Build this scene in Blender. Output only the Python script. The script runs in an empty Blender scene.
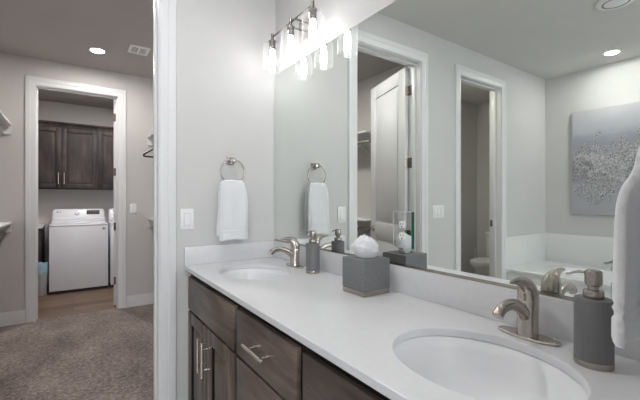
import bpy, bmesh, math, random
from mathutils import Vector, Matrix
random.seed(7)
sc = bpy.context.scene
COL = sc.collection
R = math.radians
PI = math.pi

# ------------------------------------------------------------------ camera, world, exposure
CAM_H = 1.26
cam_d = bpy.data.cameras.new('camera')
cam = bpy.data.objects.new('camera', cam_d)
COL.objects.link(cam)
cam.location = (0, 0, CAM_H)
cam.rotation_euler = (R(90), 0, -R(34.45))
cam_d.sensor_width = 36
cam_d.lens = 20.25
cam_d.shift_y = -0.001
cam_d.clip_start = 0.02
sc.camera = cam

sc.view_settings.view_transform = 'Standard'
sc.view_settings.look = 'None'
sc.view_settings.gamma = 1
sc.view_settings.use_curve_mapping = False
sc.view_settings.exposure = 1.3
sc.cycles.use_denoising = True
sc.cycles.max_bounces = 14
sc.cycles.diffuse_bounces = 7
sc.cycles.glossy_bounces = 6
sc.cycles.transparent_max_bounces = 16
sc.cycles.sample_clamp_indirect = 6
sc.cycles.caustics_reflective = True
sc.cycles.caustics_refractive = False

world = bpy.data.worlds.new('sky')
sc.world = world
world.use_nodes = True
world.node_tree.nodes['Background'].inputs[0].default_value = (0.75, 0.85, 1.0, 1)
world.node_tree.nodes['Background'].inputs[1].default_value = 1.0


def area_light(name, loc, rot, sx, sy, power, col=(1, 1, 1)):
    d = bpy.data.lights.new(name, 'AREA')
    d.shape = 'RECTANGLE'
    d.size, d.size_y = sx, sy
    d.energy = power
    d.color = col
    o = bpy.data.objects.new(name, d)
    o.location = loc
    o.rotation_euler = rot
    COL.objects.link(o)
    return o


# added fill light, shining in through an invented window behind the camera
area_light('added_window_fill', (-0.75, -2.12, 1.65), (R(90), 0, 0), 1.45, 1.25, 20, (0.93, 0.97, 1.0))

BULB_L = 8.8
ADDED_CAN_VANITY = 116.0
CAN_BATH = 102.0
CAN_CLOSET = 165.0
ADDED_CAN_LAUNDRY = 330.0
ADDED_CAN_TOILET = 120.0


# ------------------------------------------------------------------ materials
def new_mat(name):
    m = bpy.data.materials.new(name)
    m.use_nodes = True
    nt = m.node_tree
    return m, nt, nt.nodes['Principled BSDF']


def N(nt, t, **kw):
    n = nt.nodes.new(t)
    for k, v in kw.items():
        setattr(n, k, v)
    return n


def coords(nt, scale=(1, 1, 1), rot=(0, 0, 0)):
    tc = N(nt, 'ShaderNodeTexCoord')
    mp = N(nt, 'ShaderNodeMapping')
    mp.inputs['Scale'].default_value = scale
    mp.inputs['Rotation'].default_value = rot
    nt.links.new(tc.outputs['Object'], mp.inputs['Vector'])
    return mp.outputs['Vector']


def ramp(nt, fac, stops):
    r = N(nt, 'ShaderNodeValToRGB')
    el = r.color_ramp.elements
    while len(el) < len(stops):
        el.new(0.5)
    for e, (p, c) in zip(el, stops):
        e.position = p
        e.color = (*c, 1)
    nt.links.new(fac, r.inputs['Fac'])
    return r.outputs['Color']


def noise(nt, vec, scale, detail=4, rough=0.55, dist=0.0):
    n = N(nt, 'ShaderNodeTexNoise')
    n.inputs['Scale'].default_value = scale
    n.inputs['Detail'].default_value = detail
    n.inputs['Roughness'].default_value = rough
    n.inputs['Distortion'].default_value = dist
    nt.links.new(vec, n.inputs['Vector'])
    return n.outputs['Fac']


def bump(nt, bsdf, h, strength, dist=0.002):
    b = N(nt, 'ShaderNodeBump')
    b.inputs['Strength'].default_value = strength
    b.inputs['Distance'].default_value = dist
    nt.links.new(h, b.inputs['Height'])
    nt.links.new(b.outputs['Normal'], bsdf.inputs['Normal'])


def simple(name, c, rough=0.5, metal=0.0, var=0.04, vscale=6.0, bscale=None, bstr=0.1, bdist=0.001, spec=None, coat=None):
    m, nt, b = new_mat(name)
    v = coords(nt)
    lo = tuple(max(0, x * (1 - var)) for x in c)
    hi = tuple(min(1, x * (1 + var)) for x in c)
    nt.links.new(ramp(nt, noise(nt, v, vscale), [(0.3, lo), (0.7, hi)]), b.inputs['Base Color'])
    b.inputs['Roughness'].default_value = rough
    b.inputs['Metallic'].default_value = metal
    if spec is not None:
        b.inputs['Specular IOR Level'].default_value = spec
    if coat:
        b.inputs['Coat Weight'].default_value = coat
        b.inputs['Coat Roughness'].default_value = 0.1
    if bscale:
        bump(nt, b, noise(nt, v, bscale, 3), bstr, bdist)
    return m


def wood(name, dark, mid, light, axis, rough=0.33):
    """stained knotty wood; the grain runs along the given axis"""
    m, nt, b = new_mat(name)
    s = [9.0, 9.0, 9.0]
    s['xyz'.index(axis)] = 0.9
    v = coords(nt, tuple(s))
    g = noise(nt, v, 3.2, 8, 0.62, 0.9)
    s2 = [2.2, 2.2, 2.2]
    s2['xyz'.index(axis)] = 0.9
    blot = noise(nt, coords(nt, tuple(s2)), 3.0, 3, 0.5, 0.4)
    mix = N(nt, 'ShaderNodeMath', operation='ADD')
    ml = N(nt, 'ShaderNodeMath', operation='MULTIPLY')
    ml.inputs[1].default_value = 0.62
    nt.links.new(blot, ml.inputs[0])
    m2 = N(nt, 'ShaderNodeMath', operation='MULTIPLY')
    m2.inputs[1].default_value = 0.42
    nt.links.new(g, m2.inputs[0])
    nt.links.new(ml.outputs[0], mix.inputs[0])
    nt.links.new(m2.outputs[0], mix.inputs[1])
    nt.links.new(ramp(nt, mix.outputs[0], [(0.36, dark), (0.52, mid), (0.68, light)]), b.inputs['Base Color'])
    b.inputs['Roughness'].default_value = rough
    bump(nt, b, g, 0.12, 0.001)
    return m


M = {}
M['wall'] = simple('wall_paint', (0.60, 0.595, 0.585), 0.75, var=0.015, vscale=3, bscale=160, bstr=0.06)
M['wall_closet'] = simple('closet_wall_paint', (0.575, 0.555, 0.54), 0.75, var=0.015, vscale=3, bscale=160, bstr=0.06)
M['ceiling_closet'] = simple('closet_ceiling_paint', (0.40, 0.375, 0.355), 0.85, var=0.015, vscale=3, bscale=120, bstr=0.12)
M['ceiling'] = simple('ceiling_paint', (0.62, 0.61, 0.59), 0.85, var=0.015, vscale=3, bscale=120, bstr=0.12)
M['trim'] = simple('white_trim_paint', (0.73, 0.735, 0.74), 0.32, var=0.01)
M['door'] = simple('white_door_paint', (0.69, 0.695, 0.705), 0.38, var=0.012)
M['plastic'] = simple('white_plastic', (0.82, 0.82, 0.82), 0.35, var=0.01)
M['quartz'] = simple('white_quartz', (0.675, 0.675, 0.69), 0.28, var=0.02, vscale=45)
M['porcelain'] = simple('white_porcelain', (0.79, 0.795, 0.81), 0.32, var=0.01)
M['acrylic'] = simple('white_acrylic', (0.78, 0.79, 0.80), 0.2, var=0.01, coat=0.3)
M['wood_v'] = wood('stained_wood_upright', (0.032, 0.022, 0.018), (0.092, 0.065, 0.053), (0.19, 0.142, 0.116), 'z')
M['wood_h'] = wood('stained_wood_level', (0.040, 0.028, 0.022), (0.112, 0.082, 0.068), (0.22, 0.165, 0.135), 'y')
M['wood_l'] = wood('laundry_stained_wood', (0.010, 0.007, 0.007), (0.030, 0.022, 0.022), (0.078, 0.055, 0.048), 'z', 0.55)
M['wood_dark'] = simple('frame_wood_and_groove_shade', (0.010, 0.007, 0.006), 0.45, var=0.2, vscale=12)  # frame wood; also paints the shade into the door panel grooves
M['black'] = simple('black_plastic', (0.012, 0.012, 0.013), 0.35, var=0.05)
M['rubber'] = simple('dark_rubber', (0.02, 0.02, 0.02), 0.7, var=0.05)
M['washer'] = simple('white_enamel', (0.70, 0.71, 0.76), 0.25, var=0.008)
M['grey_print'] = simple('grey_print', (0.22, 0.22, 0.24), 0.5)
M['chrome'] = simple('bright_chrome', (0.75, 0.75, 0.76), 0.1, metal=1, var=0.01)
M['bag'] = simple('pale_blue_plastic', (0.38, 0.60, 0.72), 0.3, var=0.08, vscale=30, bscale=40, bstr=0.4)
M['bin'] = simple('grey_bin_plastic', (0.45, 0.48, 0.50), 0.4, var=0.03)
M['tissue'] = simple('white_tissue', (0.76, 0.76, 0.775), 0.9, var=0.01)
M['silver'] = simple('silver_flake', (0.56, 0.56, 0.57), 0.4, metal=0.1, var=0.4, vscale=60)
M['tree_dark'] = simple('dark_grey_leaf', (0.17, 0.165, 0.165), 0.6, var=0.3, vscale=40)
M['canvas_edge'] = simple('canvas_edge', (0.40, 0.40, 0.42), 0.8)
M['marker'] = simple('marker_red', (0.20, 0.06, 0.08), 0.4)
M['slot'] = simple('outlet_slot', (0.05, 0.05, 0.05), 0.6)


def metal_brushed(name='brushed_nickel', k=1.0):
    m, nt, b = new_mat(name)
    v = coords(nt, (1, 1, 14))
    g = noise(nt, v, 60, 3)
    nt.links.new(ramp(nt, g, [(0.3, (0.36 * k, 0.325 * k, 0.29 * k)), (0.7, (0.46 * k, 0.42 * k, 0.38 * k))]), b.inputs['Base Color'])
    b.inputs['Metallic'].default_value = 1
    b.inputs['Roughness'].default_value = 0.27
    bump(nt, b, g, 0.03, 0.0004)
    return m


M['nickel'] = metal_brushed()
M['nickel_warm'] = metal_brushed('warm_nickel', 1.3)
M['nickel_pale'] = metal_brushed('satin_nickel', 1.75)
M['nickel_dark'] = metal_brushed('dull_nickel', 0.5)


def ribbed_grey(name, scale, c0, c1):
    m, nt, b = new_mat(name)
    v = coords(nt, scale)
    g = noise(nt, v, 30, 3, 0.6)
    nt.links.new(ramp(nt, g, [(0.3, c0), (0.7, c1)]), b.inputs['Base Color'])
    b.inputs['Roughness'].default_value = 0.5
    bump(nt, b, g, 0.25, 0.0008)
    return m


M['grey_linen'] = ribbed_grey('grey_woven_resin', (2, 2, 12), (0.135, 0.135, 0.14), (0.20, 0.20, 0.205))
M['grey_brushed'] = ribbed_grey('grey_streaked_resin', (12, 12, 0.6), (0.145, 0.145, 0.148), (0.165, 0.165, 0.17))


def terry():
    m, nt, b = new_mat('white_terry_cloth')
    v = coords(nt)
    n1 = noise(nt, v, 420, 2)
    n2 = noise(nt, v, 60, 3)
    add = N(nt, 'ShaderNodeMath', operation='ADD')
    nt.links.new(n1, add.inputs[0])
    nt.links.new(n2, add.inputs[1])
    b.inputs['Base Color'].default_value = (0.74, 0.745, 0.765, 1)
    b.inputs['Roughness'].default_value = 0.95
    b.inputs['Sheen Weight'].default_value = 0.3
    bump(nt, b, add.outputs[0], 0.55, 0.0022)
    return m


M['terry'] = terry()


def carpet():
    m, nt, b = new_mat('taupe_carpet')
    v = coords(nt)
    fine = noise(nt, v, 85, 3, 0.7)
    tuft = noise(nt, v, 36, 4, 0.7)
    big = noise(nt, coords(nt, (1.6, 1, 1)), 2.2, 4, 0.6)

    def mul(a, k, add=None):
        n = N(nt, 'ShaderNodeMath', operation='MULTIPLY_ADD')
        nt.links.new(a, n.inputs[0])
        n.inputs[1].default_value = k
        n.inputs[2].default_value = 0
        if add is not None:
            nt.links.new(add, n.inputs[2])
        return n.outputs[0]
    t = mul(fine, 0.40, mul(tuft, 0.55, mul(big, 0.30)))
    nt.links.new(ramp(nt, t, [(0.48, (0.072, 0.056, 0.049)), (0.625, (0.212, 0.171, 0.153)), (0.78, (0.43, 0.365, 0.33))]), b.inputs['Base Color'])
    b.inputs['Roughness'].default_value = 1
    b.inputs['Specular IOR Level'].default_value = 0.05
    b.inputs['Sheen Weight'].default_value = 0.2
    bump(nt, b, tuft, 0.8, 0.01)
    return m


M['carpet'] = carpet()


def plank_floor():
    m, nt, b = new_mat('wood_plank_floor')
    br = N(nt, 'ShaderNodeTexBrick')
    br.offset = 0.4
    br.inputs['Scale'].default_value = 1
    br.inputs['Brick Width'].default_value = 1.1
    br.inputs['Row Height'].default_value = 0.16
    br.inputs['Mortar Size'].default_value = 0.002
    br.inputs['Color1'].default_value = (0.135, 0.088, 0.058, 1)
    br.inputs['Color2'].default_value = (0.235, 0.155, 0.105, 1)
    br.inputs['Mortar'].default_value = (0.06, 0.04, 0.03, 1)
    nt.links.new(coords(nt), br.inputs['Vector'])
    g = noise(nt, coords(nt, (1.5, 14, 1)), 4, 6, 0.6, 0.5)
    mx = N(nt, 'ShaderNodeMix', data_type='RGBA', blend_type='MULTIPLY')
    mx.inputs['Factor'].default_value = 0.6
    nt.links.new(br.outputs['Color'], mx.inputs[6])
    nt.links.new(ramp(nt, g, [(0.3, (0.5, 0.48, 0.46)), (0.7, (1, 1, 1))]), mx.inputs[7])
    nt.links.new(mx.outputs[2], b.inputs['Base Color'])
    b.inputs['Roughness'].default_value = 0.45
    return m


M['plank'] = plank_floor()


def tile(name, c, g, w, h, rough, rot=(0, 0, 0), off=0.5):
    m, nt, b = new_mat(name)
    br = N(nt, 'ShaderNodeTexBrick')
    br.offset = off
    br.inputs['Scale'].default_value = 1
    br.inputs['Brick Width'].default_value = w
    br.inputs['Row Height'].default_value = h
    br.inputs['Mortar Size'].default_value = 0.0015
    br.inputs['Color1'].default_value = (*c, 1)
    br.inputs['Color2'].default_value = (*[x * 0.97 for x in c], 1)
    br.inputs['Mortar'].default_value = (*g, 1)
    nt.links.new(coords(nt, rot=rot), br.inputs['Vector'])
    nt.links.new(br.outputs['Color'], b.inputs['Base Color'])
    b.inputs['Roughness'].default_value = rough
    return m


M['floor_tile'] = tile('grey_floor_tile', (0.42, 0.40, 0.37), (0.3, 0.29, 0.27), 0.6, 0.3, 0.35)
M['tub_tile'] = tile('white_wall_tile', (0.76, 0.765, 0.76), (0.68, 0.68, 0.67), 0.6, 0.33, 0.22, rot=(R(90), 0, 0))
M['tub_tile_side'] = tile('white_wall_tile_side', (0.76, 0.765, 0.76), (0.68, 0.68, 0.67), 0.6, 0.33, 0.22, rot=(R(90), 0, R(90)))


def mirror_mat():
    m, nt, b = new_mat('silvered_glass')
    b.inputs['Base Color'].default_value = (0.825, 0.855, 0.825, 1)
    b.inputs['Metallic'].default_value = 1
    b.inputs['Roughness'].default_value = 0.0
    return m


M['mirror'] = mirror_mat()


def glass_seeded(name):
    """thin clear glass with tiny bubbles: mostly see-through, paler towards its edges"""
    m, nt, b = new_mat(name)
    nt.nodes.remove(b)
    out = nt.nodes['Material Output']
    tr = N(nt, 'ShaderNodeBsdfTransparent')
    tr.inputs[0].default_value = (0.985, 0.985, 0.985, 1)
    gl = N(nt, 'ShaderNodeBsdfGlossy')
    gl.inputs['Color'].default_value = (0.95, 0.95, 0.95, 1)
    gl.inputs['Roughness'].default_value = 0.06
    df = N(nt, 'ShaderNodeBsdfTranslucent')
    df.inputs[0].default_value = (0.95, 0.95, 0.96, 1)
    d2 = N(nt, 'ShaderNodeBsdfDiffuse')
    d2.inputs[0].default_value = (0.9, 0.9, 0.91, 1)
    sc2 = N(nt, 'ShaderNodeMixShader')
    nt.links.new(df.outputs[0], sc2.inputs[1])
    nt.links.new(d2.outputs[0], sc2.inputs[2])
    m1 = N(nt, 'ShaderNodeMixShader')
    m1.inputs[0].default_value = 0.4
    nt.links.new(gl.outputs[0], m1.inputs[1])
    nt.links.new(sc2.outputs[0], m1.inputs[2])
    lw = N(nt, 'ShaderNodeLayerWeight')
    lw.inputs['Blend'].default_value = 0.35
    r = ramp(nt, lw.outputs['Facing'], [(0.0, (0.03,) * 3), (0.55, (0.09,) * 3), (0.92, (0.6,) * 3)])
    bub = ramp(nt, noise(nt, coords(nt), 95, 1), [(0.66, (0, 0, 0)), (0.74, (0.22,) * 3)])
    ad = N(nt, 'ShaderNodeMath', operation='ADD')
    nt.links.new(r, ad.inputs[0])
    nt.links.new(bub, ad.inputs[1])
    mx = N(nt, 'ShaderNodeMixShader')
    nt.links.new(ad.outputs[0], mx.inputs[0])
    nt.links.new(tr.outputs[0], mx.inputs[1])
    nt.links.new(m1.outputs[0], mx.inputs[2])
    nt.links.new(mx.outputs[0], out.inputs['Surface'])
    return m


M['shade_glass'] = glass_seeded('clear_seeded_glass')
M['edge_green'] = simple('green_glass_edge', (0.02, 0.13, 0.10), 0.1, var=0.1)
M['edge_pale'] = simple('pale_glass_edge', (0.62, 0.68, 0.66), 0.12, var=0.03)


def emit(name, c, s):
    m, nt, b = new_mat(name)
    nt.nodes.remove(b)
    e = N(nt, 'ShaderNodeEmission')
    e.inputs[0].default_value = (*c, 1)
    e.inputs[1].default_value = s
    nt.links.new(e.outputs[0], nt.nodes['Material Output'].inputs['Surface'])
    return m


M['bulb'] = emit('lit_bulb', (1.0, 0.985, 0.985), BULB_L)
M['can_bath'] = emit('lit_lens_bath', (1.0, 0.985, 0.955), CAN_BATH)
M['added_can_vanity'] = emit('added_lens_vanity', (1.0, 0.985, 0.985), ADDED_CAN_VANITY)
M['can_closet'] = emit('lit_lens_closet', (1.0, 0.965, 0.935), CAN_CLOSET)
M['added_can_laundry'] = emit('added_lens_laundry', (1.0, 0.95, 0.90), ADDED_CAN_LAUNDRY)
M['added_can_toilet'] = emit('added_lens_toilet', (1.0, 0.95, 0.85), ADDED_CAN_TOILET)


def art():
    """grey misty landscape print: pale sky with a blue-grey cloud, a dark band, pale water"""
    m, nt, b = new_mat('misty_grey_print')
    tc = N(nt, 'ShaderNodeTexCoord')
    sep = N(nt, 'ShaderNodeSeparateXYZ')
    nt.links.new(tc.outputs['Object'], sep.inputs[0])
    n = noise(nt, coords(nt, (1, 1.2, 3)), 2.4, 5, 0.55, 0.3)
    ad = N(nt, 'ShaderNodeMath', operation='MULTIPLY_ADD')
    nt.links.new(n, ad.inputs[0])
    ad.inputs[1].default_value = 0.28
    zz = N(nt, 'ShaderNodeMath', operation='MULTIPLY_ADD')
    nt.links.new(sep.outputs['Z'], zz.inputs[0])
    zz.inputs[1].default_value = 1 / 1.16
    zz.inputs[2].default_value = -0.14
    nt.links.new(zz.outputs[0], ad.inputs[2])
    c = ramp(nt, ad.outputs[0], [(0.0, (0.40, 0.40, 0.43)), (0.25, (0.44, 0.44, 0.47)), (0.40, (0.30, 0.29, 0.30)), (0.47, (0.27, 0.26, 0.265)),
                                 (0.56, (0.42, 0.41, 0.42)), (0.70, (0.33, 0.345, 0.40)), (0.80, (0.46, 0.47, 0.51)), (1.0, (0.54, 0.54, 0.56))])
    nt.links.new(c, b.inputs['Base Color'])
    b.inputs['Roughness'].default_value = 0.6
    return m


M['art'] = art()

# ------------------------------------------------------------------ mesh helpers
ORIG = {}


class MB:
    def __init__(self):
        self.bm = bmesh.new()

    def box(self, x0, x1, y0, y1, z0, z1, bev=0.0, seg=2):
        t = bmesh.new()
        bmesh.ops.create_cube(t, size=1)
        bmesh.ops.scale(t, vec=(abs(x1 - x0), abs(y1 - y0), abs(z1 - z0)), verts=t.verts)
        bmesh.ops.translate(t, vec=((x0 + x1) / 2, (y0 + y1) / 2, (z0 + z1) / 2), verts=t.verts)
        if bev > 0:
            bmesh.ops.bevel(t, geom=t.edges[:], offset=bev, segments=seg, affect='EDGES', profile=0.5)
        self._merge(t)
        return self

    def _merge(self, t):
        me = bpy.data.meshes.new('tmp')
        t.to_mesh(me)
        t.free()
        self.bm.from_mesh(me)
        bpy.data.meshes.remove(me)

    def loft(self, rings, cap0=True, cap1=True, closed=True):
        bm = self.bm
        vs = [[bm.verts.new(p) for p in r] for r in rings]
        n = len(rings[0])
        for a, b in zip(vs[:-1], vs[1:]):
            for i in range(n if closed else n - 1):
                j = (i + 1) % n
                try:
                    bm.faces.new((a[i], a[j], b[j], b[i]))
                except ValueError:
                    pass
        if cap0:
            bm.faces.new(list(reversed(vs[0])))
        if cap1:
            bm.faces.new(vs[-1])
        return self

    def lathe(self, prof, c=(0, 0, 0), seg=32, sx=1.0, sy=1.0, cap0=True, cap1=True):
        rings = []
        for r, z in prof:
            r = max(r, 1e-5)
            rings.append([(c[0] + r * sx * math.cos(2 * PI * i / seg), c[1] + r * sy * math.sin(2 * PI * i / seg), c[2] + z) for i in range(seg)])
        return self.loft(rings, cap0, cap1)

    def cyl(self, p0, p1, r, seg=20, r1=None):
        return self.tube([p0, p1], [r, r if r1 is None else r1], seg)

    def tube(self, pts, rad, seg=16, flat=1.0, up=None):
        """sweep a round (or flattened) section along a path"""
        pts = [Vector(p) for p in pts]
        if not isinstance(rad, (list, tuple)):
            rad = [rad] * len(pts)
        rings = []
        ref = None
        for i, p in enumerate(pts):
            a = pts[max(0, i - 1)]
            b = pts[min(len(pts) - 1, i + 1)]
            t = (b - a).normalized()
            if ref is None:
                ref = Vector(up) if up else (Vector((0, 0, 1)) if abs(t.z) < 0.9 else Vector((1, 0, 0)))
            u = t.cross(ref)
            if u.length < 1e-6:
                u = t.orthogonal()
            u.normalize()
            w = u.cross(t).normalized()
            if not up:
                ref = w
            rr = rad[i]
            ra, rb = rr if isinstance(rr, tuple) else (rr, rr * flat)
            rings.append([tuple(p + u * (ra * math.cos(2 * PI * k / seg)) + w * (rb * math.sin(2 * PI * k / seg))) for k in range(seg)])
        return self.loft(rings)

    def build(self, name, mat, parent=None, angle=38, local=False):
        bm = self.bm
        bmesh.ops.recalc_face_normals(bm, faces=bm.faces[:])
        off = Vector((0, 0, 0))
        if parent is not None and not local:
            off = ORIG.get(parent.name, Vector((0, 0, 0)))
        if off.length > 0:
            bmesh.ops.translate(bm, vec=-off, verts=bm.verts[:])
        me = bpy.data.meshes.new(name)
        bm.to_mesh(me)
        bm.free()
        me.materials.append(mat)
        me.polygons.foreach_set('use_smooth', [True] * len(me.polygons))
        me.set_sharp_from_angle(angle=R(angle))
        o = bpy.data.objects.new(name, me)
        COL.objects.link(o)
        if parent is not None:
            o.parent = parent
        ORIG[o.name] = off
        return o


def smooth_path(pts, n=6):
    """Catmull-Rom through the points"""
    P = [Vector(p) for p in pts]
    out = []
    for i in range(len(P) - 1):
        p0, p1, p2, p3 = P[max(0, i - 1)], P[i], P[i + 1], P[min(len(P) - 1, i + 2)]
        for k in range(n):
            t = k / n
            out.append(0.5 * ((2 * p1) + (p2 - p0) * t + (2 * p0 - 5 * p1 + 4 * p2 - p3) * t * t + (3 * p1 - p0 - 3 * p2 + p3) * t ** 3))
    out.append(P[-1])
    return out


def lerp_list(vals, m):
    """resample a list of numbers or tuples to m entries"""
    out = []
    for i in range(m):
        f = i * (len(vals) - 1) / (m - 1)
        k = min(int(f), len(vals) - 2)
        t = f - k
        a, b = vals[k], vals[k + 1]
        out.append(tuple(x + (y - x) * t for x, y in zip(a, b)) if isinstance(a, tuple) else a + (b - a) * t)
    return out


def tag(o, label=None, cat=None, group=None, kind=None):
    if label:
        o['label'] = label
    if cat:
        o['category'] = cat
    if group:
        o['group'] = group
    if kind:
        o['kind'] = kind
    return o


def thing(name, label, cat, loc=(0, 0, 0), rotz=0.0, group=None, kind=None):
    o = bpy.data.objects.new(name, None)
    o.empty_display_size = 0.05
    COL.objects.link(o)
    o.location = loc
    o.rotation_euler = (0, 0, rotz)
    ORIG[o.name] = Vector(loc)
    return tag(o, label, cat, group, kind)


def base_origin(o):
    """put a single-mesh object's origin at the middle of its base"""
    co = [v.co for v in o.data.vertices]
    c = Vector(((min(v.x for v in co) + max(v.x for v in co)) / 2, (min(v.y for v in co) + max(v.y for v in co)) / 2, min(v.z for v in co)))
    o.data.transform(Matrix.Translation(-c))
    o.location = c
    ORIG[o.name] = c
    return o


def struct(name, mb, mat, parent=None):
    o = mb.build(name, mat, parent)
    if parent is None:
        o['kind'] = 'structure'
    return o


def copy_tree(o, parent=None):
    c = o.copy()
    COL.objects.link(c)
    if parent is not None:
        c.parent = parent
    for ch in list(o.children):
        copy_tree(ch, c)
    ORIG[c.name] = ORIG.get(o.name, Vector((0, 0, 0))).copy()
    return c


# ------------------------------------------------------------------ dimensions
XM = 1.07          # mirror wall
YE = 2.066         # end wall, bathroom face
YE2 = 2.190        # end wall, closet face
XL = -2.62         # left wall of the bathroom (tub)
YB = -2.0          # wall behind the camera
ZC = 2.72          # ceiling
DH = 2.44          # door openings
CX0, CX1 = -0.335, 0.375        # closet doorway
TX0, TX1 = -1.615, -0.905       # toilet-room doorway
YF, YF2 = 4.74, 4.86            # far closet wall
LX0, LX1 = -0.315, 0.425        # laundry doorway
CLL, CLR = -0.81, 1.04          # closet side walls
YLB = 6.70                      # laundry back wall
LL, LR = -1.25, 1.45
TYB, TXL = 3.22, -3.03          # toilet room back and left walls
WT = 0.10

# ------------------------------------------------------------------ shell
struct('floor_bathroom', MB().box(-3.2, 1.2, -2.15, YE, -0.1, 0).box(TX0, TX1, YE, YE2, -0.1, 0).box(-3.15, CLL - WT, YE2, TYB + .1, -0.1, 0).box(CX0, CX1, YE, YE + 0.06, -0.1, 0), M['floor_tile'])
struct('floor_closet', MB().box(CLL - 0.02, CLR + 0.05, YE2, YF, -0.1, 0).box(CX0, CX1, YE + 0.06, YE2, -0.1, 0).box(LX0, LX1, YF, YF + 0.035, -0.1, 0), M['carpet'])
struct('floor_laundry', MB().box(LL - .05, LR + .05, YF2, YLB + .1, -0.1, -0.004).box(LX0, LX1, YF + 0.035, YF2, -0.1, -0.004), M['plank'])
struct('ceiling', MB().box(-3.3, 1.6, -2.25, YE2 - .05, ZC, ZC + 0.1).box(-3.3, CLL - .05, YE2 - .05, TYB + .15, ZC, ZC + .1), M['ceiling'])
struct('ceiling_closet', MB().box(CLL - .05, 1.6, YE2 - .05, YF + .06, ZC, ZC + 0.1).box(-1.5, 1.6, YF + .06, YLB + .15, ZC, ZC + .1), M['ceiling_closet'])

struct('wall_mirror_side', MB().box(XM, XM + 0.12, -2.12, YE2, 0, ZC), M['wall'])
struct('wall_end', MB().box(-3.15, TX0 - .018, YE, YE2, 0, ZC).box(TX0 - .018, TX1 + .018, YE, YE2, DH + .018, ZC).box(TX1 + .018, CX0 - .018, YE, YE2, 0, ZC)
       .box(CX0 - .018, CX1 + .018, YE, YE2, DH + .018, ZC).box(CX1 + .018, XM, YE, YE2, 0, ZC), M['wall'])
struct('wall_left', MB().box(XL - .12, XL, -2.12, YE, 0, ZC), M['wall'])
WX0, WX1, WZ0, WZ1 = -1.5, 0.0, 1.0, 2.3  # opening for the added window, cut to let the fill light in
struct('wall_back', MB().box(XL, WX0, YB - .12, YB, 0, ZC).box(WX1, XM, YB - .12, YB, 0, ZC).box(WX0, WX1, YB - .12, YB, 0, WZ0).box(WX0, WX1, YB - .12, YB, WZ1, ZC), M['wall'])
struct('wall_vanity_return', MB().box(0.53, XM, -0.01, 0.108, 0, ZC), M['wall'])
w1 = struct('added_window', MB().box(WX0, WX0 + .05, YB - .1, YB - .02, WZ0, WZ1).box(WX1 - .05, WX1, YB - .1, YB - .02, WZ0, WZ1)
            .box(WX0 + .05, WX1 - .05, YB - .1, YB - .02, WZ0, WZ0 + .05).box(WX0 + .05, WX1 - .05, YB - .1, YB - .02, WZ1 - .05, WZ1)
            .box((WX0 + WX1) / 2 - .02, (WX0 + WX1) / 2 + .02, YB - .08, YB - .04, WZ0 + .05, WZ1 - .05), M['trim'])  # invented window frame, added round the fill light

struct('wall_closet_left', MB().box(CLL - WT, CLL, YE2, YF, 0, ZC), M['wall_closet'])
struct('wall_closet_right', MB().box(CLR, CLR + .14, YE2, YF, 0, ZC), M['wall_closet'])
struct('wall_closet_far', MB().box(LL - .1, LX0 - .018, YF, YF2, 0, ZC).box(LX0 - .018, LX1 + .018, YF, YF2, DH + .018, ZC).box(LX1 + .018, LR + .1, YF, YF2, 0, ZC), M['wall_closet'])
struct('wall_laundry_back', MB().box(LL - .1, LR + .1, YLB, YLB + .1, 0, ZC), M['wall_closet'])
struct('wall_laundry_left', MB().box(LL - .1, LL, YF2, YLB, 0, ZC), M['wall_closet'])
struct('wall_laundry_right', MB().box(LR, LR + .1, YF2, YLB, 0, ZC), M['wall_closet'])
struct('wall_toilet_back', MB().box(TXL - .1, CLL - WT, TYB, TYB + .1, 0, ZC), M['wall'])
struct('wall_toilet_left', MB().box(TXL - .1, TXL, YE2, TYB, 0, ZC), M['wall'])


# door linings and casings
def casing(mb, x0, x1, h, y, s, w=0.088, rev=0.006):
    """mitred moulding round an opening on the wall face y, standing out by s = -1 (towards -Y) or +1"""
    prof = [(rev, 0.0), (rev, 0.011), (rev + 0.006, 0.013), (0.046, 0.0145), (0.050, 0.018), (w - 0.010, 0.019), (w - 0.003, 0.017), (w, 0.012), (w, 0.0)]
    rings = []
    for k in range(4):
        ring = []
        for a, d in prof:
            x, z = [(x0 - a, 0.0), (x0 - a, h + a), (x1 + a, h + a), (x1 + a, 0.0)][k]
            ring.append((x, y + s * d, z))
        rings.append(ring)
    mb.loft(rings)


def lining(mb, x0, x1, h, y0, y1, stop_y):
    mb.box(x0 - .018, x0, y0, y1, 0, h + .018)
    mb.box(x1, x1 + .018, y0, y1, 0, h + .018)
    mb.box(x0, x1, y0, y1, h, h + .018)
    mb.box(x0, x0 + .011, stop_y, stop_y + .034, 0, h, 0.002)
    mb.box(x1 - .011, x1, stop_y, stop_y + .034, 0, h, 0.002)
    mb.box(x0 + .011, x1 - .011, stop_y, stop_y + .034, h - .011, h, 0.002)


mb = MB()
casing(mb, CX0, CX1, DH, YE, -1)
casing(mb, CX0, CX1, DH, YE2, 1)
lining(mb, CX0, CX1, DH, YE, YE2, YE + .05)
struct('trim_1', mb, M['trim'])
mb = MB()
casing(mb, TX0, TX1, DH, YE, -1)
lining(mb, TX0, TX1, DH, YE, YE2, YE + .05)
t2 = struct('trim_2', mb, M['trim'])
struct('strike_plate', MB().box(TX0 - .001, TX0 + .0025, YE + .086, YE + .118, 0.965, 1.035, 0.001), M['nickel'], t2)
mb = MB()
casing(mb, LX0, LX1, DH, YF, -1)
lining(mb, LX0, LX1, DH, YF, YF2, YF + .05)
struct('trim_3', mb, M['trim'])


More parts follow.
